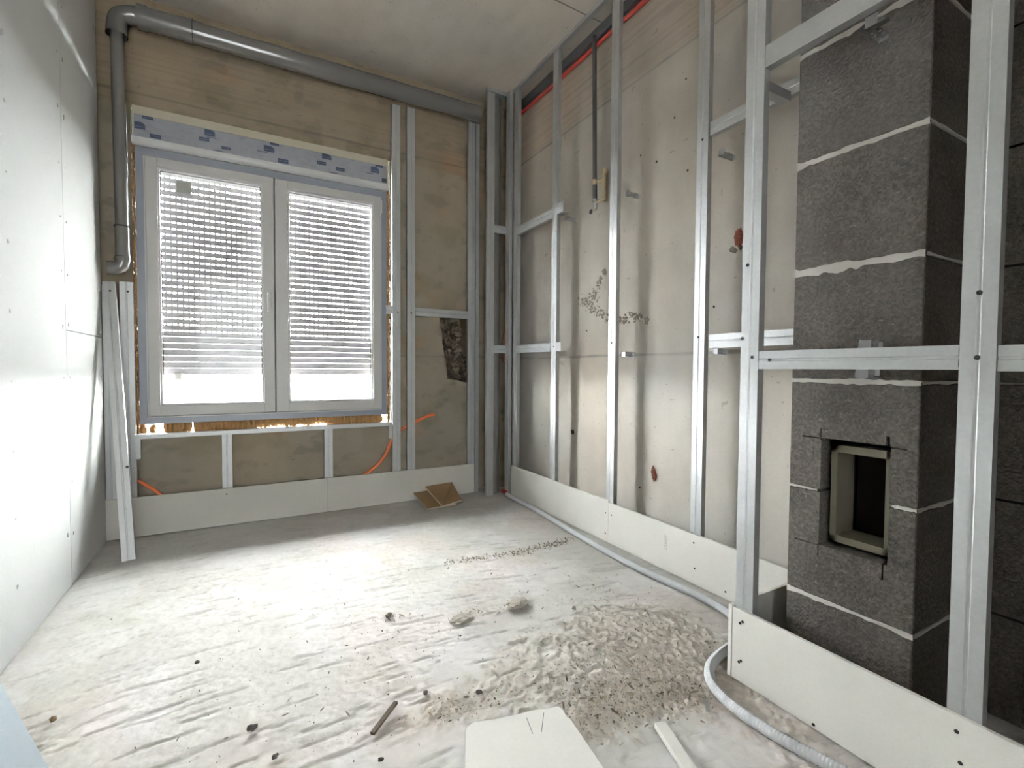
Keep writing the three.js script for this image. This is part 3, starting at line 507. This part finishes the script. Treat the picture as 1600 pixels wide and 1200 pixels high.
// corrugated conduit on the floor
{
  const pts = [[1.785, 0.02, -3.32], [1.775, 0.016, -3.18], [1.757, 0.016, -2.72], [1.715, 0.016, -2.29], [1.692, 0.016, -1.95], [1.690, 0.016, -1.70], [1.705, 0.016, -1.50], [1.712, 0.016, -1.34], [1.69, 0.016, -1.22], [1.62, 0.016, -1.135], [1.52, 0.016, -1.085], [1.42, 0.016, -1.065], [1.335, 0.017, -1.035], [1.275, 0.018, -0.985], [1.248, 0.017, -0.93], [1.235, 0.016, -0.86], [1.236, 0.016, -0.78], [1.25, 0.016, -0.69], [1.272, 0.016, -0.60], [1.30, 0.016, -0.45]];
  const cu = new THREE.CatmullRomCurve3(pts.map((p) => V(...p)), false, 'centripetal'), L = cu.getLength(), n = Math.round(L / 0.0022), rad = 10;
  const g = new THREE.TubeGeometry(cu, n, 0.0165, rad, false), P = g.attributes.position;
  for (let i = 0; i <= n; i++) { const c = cu.getPointAt(i / n), k = 1 - 0.09 * (i % 4 < 2 ? 0 : 1); for (let j = 0; j <= rad; j++) { const q = i * (rad + 1) + j, v = V(P.getX(q), P.getY(q), P.getZ(q)).sub(c).multiplyScalar(k).add(c); P.setXYZ(q, v.x, v.y, v.z); } }
  g.computeVertexNormals();
  const h = thing('corrugated_conduit', 'pale grey corrugated conduit snaking along the floor round the chimney casing', 'conduit');
  mesh('hose', g, mConduit, h);
  mesh('red_end', tube([[1.79, 0.022, -3.352], [1.785, 0.022, -3.31], [1.782, 0.020, -3.26]], 0.018, 14, 10), mRed, h).userData.label = 'red end piece';
}
// perforated strap offcut touching the conduit
{
  const sh = new THREE.Shape([[0, 0], [0.055, 0], [0.055, 0.014], [0, 0.014]].map((p) => new THREE.Vector2(...p)));
  for (let u = 0.008; u < 0.05; u += 0.0095) { const h = new THREE.Path(); h.absellipse(u, 0.007, 0.0032, 0.0026, 0, Math.PI * 2, true); sh.holes.push(h); }
  single('strap_offcut', new THREE.ExtrudeGeometry(sh, { depth: 0.0012, bevelEnabled: false, curveSegments: 5 }).rotateX(-Math.PI / 2 + 0.15).rotateY(0.75).translate(1.168, 0.007, -0.900), mZinc, 'small shiny perforated metal strap lying against the conduit bend', 'strap');
}

// ------------------------------------------------------------------ chimney
{
  const c = thing('chimney', 'dark block chimney with a clean-out opening behind the steel casing', 'chimney');
  const x0 = 1.52, x1 = 1.86, z0 = -0.897, z1 = -0.562, J = [0];
  for (let y = 0.302; y < CEIL; y += 0.3333) J.push(y);
  J.push(CEIL - 0.001);
  const ev = new Evaluator(); ev.attributes = ['position', 'normal', 'uv']; ev.useGroups = false;
  const cut = (g, b) => { const A = new Brush(clean(g)), C = new Brush(clean(b)); A.updateMatrixWorld(); C.updateMatrixWorld(); return ev.evaluate(A, C, SUBTRACTION).geometry; };
  const holes = [B(x0 - 0.02, x0 + 0.075, 0.470, 0.797, -0.803, -0.624), B(x0 + 0.06, x1 - 0.06, 0.30, 0.97, -0.835, -0.624),
    B(x0 - 0.01, x0 + 0.02, 0.7935, 0.797, -0.858, -0.80), B(x0 - 0.01, x0 + 0.02, 0.790, 0.7935, -0.63, -0.588), B(x0 - 0.01, x0 + 0.02, 0.4655, 0.4695, -0.874, -0.80),
    B(x0 - 0.01, x0 + 0.02, 0.79, 0.825, -0.806, -0.8025), B(x0 - 0.01, x0 + 0.02, 0.79, 0.822, -0.636, -0.626), B(x0 - 0.01, x0 + 0.02, 0.435, 0.475, -0.806, -0.8025), B(x0 - 0.01, x0 + 0.02, 0.425, 0.475, -0.637, -0.6325)];
  for (let i = 0; i < J.length - 1; i++) {
    let g = clean(RB(x0, x1, J[i] + (i ? 0.004 : 0), J[i + 1] - 0.004, z0, z1, 0.005, 2));
    if (J[i] > 0.25 && J[i] < 0.7) for (const h of holes) g = cut(g, h);
    mesh('block', g, mBlock, c);
  }
  // mortar: uneven ribbons squeezed out of the joints, thin where the mason struck them off
  const ribbon = (y, thick, a0, a1, side) => {
    const n = 60, pos = [], row = [];
    for (let i = 0; i <= n; i++) {
      const t = i / n, a = a0 + (a1 - a0) * t, s = side * 7 + Math.round(y * 100), k = (0.35 + 0.9 * vn(t * 5, y * 3, s)) * thick, hi = y + k * (0.6 + 0.5 * vn(t * 22, 3, s)), lo = y - k * (0.4 + 0.7 * vn(t * 19, 9, s)), o = 0.0012 + 0.0015 * vn(t * 15, 5, s);
      row.push([a, hi, lo, o]);
    }
    const pt = (a, yy, o) => side ? [a, yy, z1 + o] : [x0 - o, yy, a];
    for (let i = 0; i < n; i++) {
      const [A, h, l, o] = row[i], [C, h2_, l2, o2] = row[i + 1];
      const quad = (p, q, r, s) => { for (const v of [p, q, r, p, r, s]) pos.push(...v); };
      const p1 = pt(A, l, o), p2 = pt(C, l2, o2), p3 = pt(C, h2_, o2), p4 = pt(A, h, o), q1 = pt(A, l - 0.001, -0.004), q2 = pt(C, l2 - 0.001, -0.004), q3 = pt(C, h2_ + 0.001, -0.004), q4 = pt(A, h + 0.001, -0.004);
      quad(p1, p2, p3, p4); quad(q1, q2, p2, p1); quad(p4, p3, q3, q4);
    }
    const g = new THREE.BufferGeometry(); g.setAttribute('position', new THREE.Float32BufferAttribute(pos, 3)); g.computeVertexNormals(); return g;
  };
  const th = { 0.302: 0.009, 0.635: 0.004, 0.969: 0.008, 1.302: 0.0135, 1.635: 0.0115, 1.969: 0.009 };
  J.slice(1, -1).forEach((y) => {
    const k = Object.entries(th).find(([a]) => Math.abs(a - y) < 0.01)?.[1] ?? 0.009;
    const front = Math.abs(y - 0.635) < 0.01 ? [ribbon(y, k, z0 + 0.002, -0.81, 0), ribbon(y, 0.007, -0.618, z1, 0)] : [ribbon(y, k, z0 + 0.002, z1, 0)];
    mesh('mortar_joint', [...front, ribbon(y, 0.006, x0, x1, 1)], mMortar, c);
  });
  mesh('flue_shade_lining', [B(x1 - 0.075, x1 - 0.061, 0.31, 0.965, -0.834, -0.625), B(x0 + 0.076, x1 - 0.06, 0.31, 0.965, -0.835, -0.826), B(x0 + 0.076, x1 - 0.06, 0.31, 0.965, -0.633, -0.6245), B(x0 + 0.076, x1 - 0.06, 0.305, 0.312, -0.83, -0.63)], S({ color: col(0.012, 0.011, 0.010), roughness: 0.95 }), c).userData.label = 'near-black flue lining, shade of the opening put into its colour';  // near-black panels added so the opening looks dark inside
  // clay frame set back in the opening, and its liner
  mesh('flue_frame', [B(x0 + 0.022, x0 + 0.12, 0.487, 0.507, -0.784, -0.627), B(x0 + 0.022, x0 + 0.12, 0.757, 0.778, -0.784, -0.627), B(x0 + 0.022, x0 + 0.12, 0.487, 0.778, -0.784, -0.767), B(x0 + 0.022, x0 + 0.12, 0.487, 0.778, -0.643, -0.6255)], mClay, c).userData.label = 'pale clay frame of the clean-out opening';
}
// dark blocks added beside the chimney to stand in for deep shade
{
  const w = thing('shade_block_wall', 'added dark block wall right of the nearest stud, shade put into its colour', 'wall');
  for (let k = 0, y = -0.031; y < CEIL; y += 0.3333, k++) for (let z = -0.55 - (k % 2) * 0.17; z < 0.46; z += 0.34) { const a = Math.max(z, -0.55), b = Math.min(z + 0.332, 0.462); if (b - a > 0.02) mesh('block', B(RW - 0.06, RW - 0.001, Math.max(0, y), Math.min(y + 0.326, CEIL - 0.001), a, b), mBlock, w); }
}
// ------------------------------------------------------------------ offcuts and rubbish on the floor
{
  const sh = new THREE.Shape([[0.513, 1.165], [0.522, 1.176], [0.545, 1.183], [0.60, 1.166], [0.66, 1.152], [0.72, 1.142], [0.758, 1.128], [0.785, 1.123], [0.790, 1.108], [0.783, 1.075], [0.787, 1.066], [0.782, 1.03], [0.765, 0.914], [0.72, 0.62], [0.33, 0.74], [0.472, 1.074]].map(([x, z]) => new THREE.Vector2(x, z)));
  const o = thing('plasterboard_offcut', 'broken white plasterboard offcut with a pencilled V lying on the floor', 'offcut');
  mesh('board', new THREE.ExtrudeGeometry(sh, { depth: T, bevelEnabled: true, bevelSize: 0.001, bevelThickness: 0.001, bevelSegments: 1 }).rotateX(-Math.PI / 2).translate(0, 0.004, 0), mBoard, o);
  const line = (a, b) => { const d = V(b[0] - a[0], 0, b[1] - a[1]), g = new THREE.BoxGeometry(d.length(), 0.0004, 0.0022); return g.rotateY(-Math.atan2(d.z, d.x)).translate((a[0] + b[0]) / 2, 0.004 + T + 0.0012, (a[1] + b[1]) / 2); };
  mesh('pencil_mark', [line([0.682, -1.128], [0.666, -1.068]), line([0.735, -1.120], [0.690, -1.062])], S({ color: col(0.25, 0.25, 0.25), roughness: 0.8 }), o);
}
{
  const g = RB(-0.0165, 0.0165, 0, T + 0.004, 0, 0.5, 0.001, 1).rotateY(-0.33).translate(1.0, 0.002, -0.935);
  single('plasterboard_batten', g, mBoard, 'narrow white plasterboard batten on the floor right of the V-marked offcut', 'offcut');
}
{
  const pan = (pts, lift, label) => {                     // thin rectangle from four corners
    const [a, b, c, d] = pts.map((p) => V(...p)), n = b.clone().sub(a).cross(d.clone().sub(a)).normalize(); if (n.y < 0) n.negate(); n.multiplyScalar(0.009);
    const lo = [a, b, c, d], hi = lo.map((p) => p.clone().add(n)), v = [], f = (p, q, r, s) => { for (const t of [p, q, r, p, r, s]) v.push(t.x, t.y, t.z); };
    f(hi[0], hi[3], hi[2], hi[1]); f(lo[0], lo[1], lo[2], lo[3]);
    const face = new THREE.BufferGeometry(); face.setAttribute('position', new THREE.Float32BufferAttribute(v, 3)); face.computeVertexNormals();
    const e = [], fe = (p, q, r, s) => { for (const t of [p, q, r, p, r, s]) e.push(t.x, t.y, t.z); };
    for (let i = 0; i < 4; i++) { const j = (i + 1) % 4; fe(lo[i], lo[j], hi[j], hi[i]); }
    const eg = new THREE.BufferGeometry(); eg.setAttribute('position', new THREE.Float32BufferAttribute(e, 3)); eg.computeVertexNormals();
    const o = thing('hardboard_piece', label, 'board'); mesh('panel', face, mBrown, o); mesh('cut_edge', eg, mPale, o);
  };
  pan([[1.108, 0.001, -3.205], [1.34, 0.001, -3.235], [1.325, 0.063, -3.475], [1.093, 0.055, -3.475]], 0, 'lower brown hardboard piece propped on the strip below the window');
  pan([[1.213, 0.013, -3.185], [1.393, 0.016, -3.255], [1.40, 0.104, -3.470], [1.182, 0.094, -3.470]], 0, 'upper brown hardboard piece overlapping the other near the boxed corner');
}
{
  const a = V(0.379, 0.010, -1.371), b = V(0.292, 0.0, -1.292), d = b.clone().sub(a), L = d.length();
  const g = B(0, L, 0, 0.008, -0.006, 0.006).rotateZ(-0.07).rotateY(-Math.atan2(d.z, d.x)).translate(a.x, 0.0095, a.z);
  single('wood_splinter', g, mWood, 'dark wooden splinter lying on the floor in the foreground', 'splinter');
}
// single crumbs big enough to pick out
for (const [x, z, s, mat, lab] of [
  [0.006, -1.467, 0.013, mDark, 'dark crumb on the near left floor, the biggest one left of the splinter'],
  [-0.483, -1.775, 0.010, mBrown, 'brown crumb on the floor near the blue-grey leaning board'],
  [-0.152, -1.894, 0.008, mDark, 'small dark crumb on the bright floor in front of the left wall'],
  [0.493, -1.884, 0.015, mGravel, 'jagged dark stone chip in the middle of the floor'],
  [0.473, -1.38, 0.009, mDark, 'dark crumb right of the splinter'],
  [0.616, -1.302, 0.009, mDark, 'dark crumb between the splinter and the V-marked offcut'],
  [0.291, -1.194, 0.007, mDark, 'dark crumb below the splinter at the picture edge'],
  [0.057, -1.333, 0.008, mDark, 'dark crumb at the bottom of the picture left of the splinter'],
  [1.186, -1.584, 0.010, mGravel, 'grey chip on the floor left of the conduit'],
  [1.17, -1.03, 0.016, mGravel, 'dark lump of mortar beside the conduit bend'],
]) { const g = lump(s, Math.round(x * 1000), 1.1, 0.6, 0.8, 0.35, 1).rotateY(x * 9); g.computeBoundingBox(); single('debris_crumb', g.translate(x, -g.boundingBox.min.y, z), mat, lab, 'crumb'); }
for (const [x, z, s, sy, lab] of [[0.74, -1.735, 0.045, 0.16, 'flat mortar lump on the floor, left one of two'], [0.99, -1.72, 0.05, 0.28, 'flat crumbly mortar lump on the floor, right one of two']]) {
  const g = lump(s, 31 + Math.round(x * 50), 1.1, sy, 0.6, 0.22, 3).rotateY(0.3); g.computeBoundingBox(); single('mortar_lump', g.translate(x, -g.boundingBox.min.y - 0.003, z), S({ color: col(0.42, 0.385, 0.33), roughness: 0.95 }), lab, 'mortar');
}
// loose grit: nobody could count it
{
  const spots = [];
  const line = (x0, z0, x1, z1, w, n, s0, s1) => { for (let i = 0; i < n; i++) { const t = rnd(); spots.push([x0 + (x1 - x0) * t + rr(-0.02, 0.02), z0 + (z1 - z0) * t + rr(-1, 1) * w * rnd(), rr(s0, s1)]); } };
  const cloud = (x, z, rx, rz, n, s0, s1) => { for (let i = 0; i < n; i++) { const a = rr(0, 6.283), d = Math.sqrt(-0.6 * Math.log(1 - rnd() * 0.97)); spots.push([x + rx * d * Math.cos(a), z + rz * d * Math.sin(a), rr(s0, s1)]); } };
  line(0.88, -2.29, 1.22, -2.24, 0.05, 130, 0.003, 0.007); line(1.25, -2.22, 1.70, -2.26, 0.07, 240, 0.003, 0.0075); cloud(1.47, -2.24, 0.10, 0.05, 90, 0.002, 0.005);
  cloud(0.98, -1.08, 0.24, 0.11, 900, 0.002, 0.007); cloud(1.08, -1.2, 0.32, 0.2, 900, 0.0015, 0.0045); cloud(0.55, -1.28, 0.16, 0.05, 160, 0.002, 0.006); cloud(1.17, -1.0, 0.10, 0.08, 160, 0.002, 0.007); cloud(0.98, -1.72, 0.07, 0.03, 70, 0.002, 0.006); cloud(0.80, -1.76, 0.08, 0.03, 60, 0.002, 0.005); cloud(0.5, -1.88, 0.06, 0.03, 40, 0.002, 0.005);
  cloud(1.45, -0.98 - 0.12, 0.12, 0.05, 40, 0.002, 0.006); cloud(1.30, -1.25, 0.25, 0.2, 130, 0.002, 0.006); cloud(0.55, -1.6, 0.5, 0.35, 150, 0.0015, 0.0045); cloud(0.1, -1.5, 0.4, 0.4, 90, 0.0015, 0.004); cloud(1.2, -1.6, 0.4, 0.4, 120, 0.0015, 0.005); cloud(0.2, -2.3, 0.6, 0.4, 50, 0.0015, 0.0035);
  const ok = spots.filter(([x, z]) => x > LW + 0.05 && x < 1.68 && z > -3.3 && !(x > 1.35 && z > -1.01) && !(x > 0.45 && x < 0.8 && z > -1.18 && z < -0.6));
  for (let i = ok.length; i--;) ok[i][2] *= rr(0.45, 1.05);
  const im = new THREE.InstancedMesh(uvm(lump(1, 4, 1, 0.6, 0.85, 0.35, 0)), S({ color: col(1, 1, 1), roughness: 0.95 }), ok.length);
  im.name = 'loose_grit'; im.castShadow = im.receiveShadow = true;
  const M = new THREE.Matrix4(), q = new THREE.Quaternion(), tones = [[0.14, 0.11, 0.08], [0.36, 0.31, 0.25], [0.52, 0.47, 0.39], [0.30, 0.25, 0.19], [0.44, 0.37, 0.28]];
  ok.forEach(([x, z, s], i) => { q.setFromEuler(new THREE.Euler(rr(0, 0.6), rr(0, 6.28), rr(0, 0.6))); const e = rnd() < 0.3 ? rr(1.6, 3.2) : 1; M.compose(V(x, s * 0.38, z), q, V(s * e, s * 0.8, s * 0.85)); im.setMatrixAt(i, M); const t = tones[Math.floor(rnd() * 5)]; im.setColorAt(i, col(...t)); });
  scene.add(im); tag(im, 'loose grit and crumbs scattered over the screed', 'grit', null, 'stuff');
}

renderer.render(scene, camera);
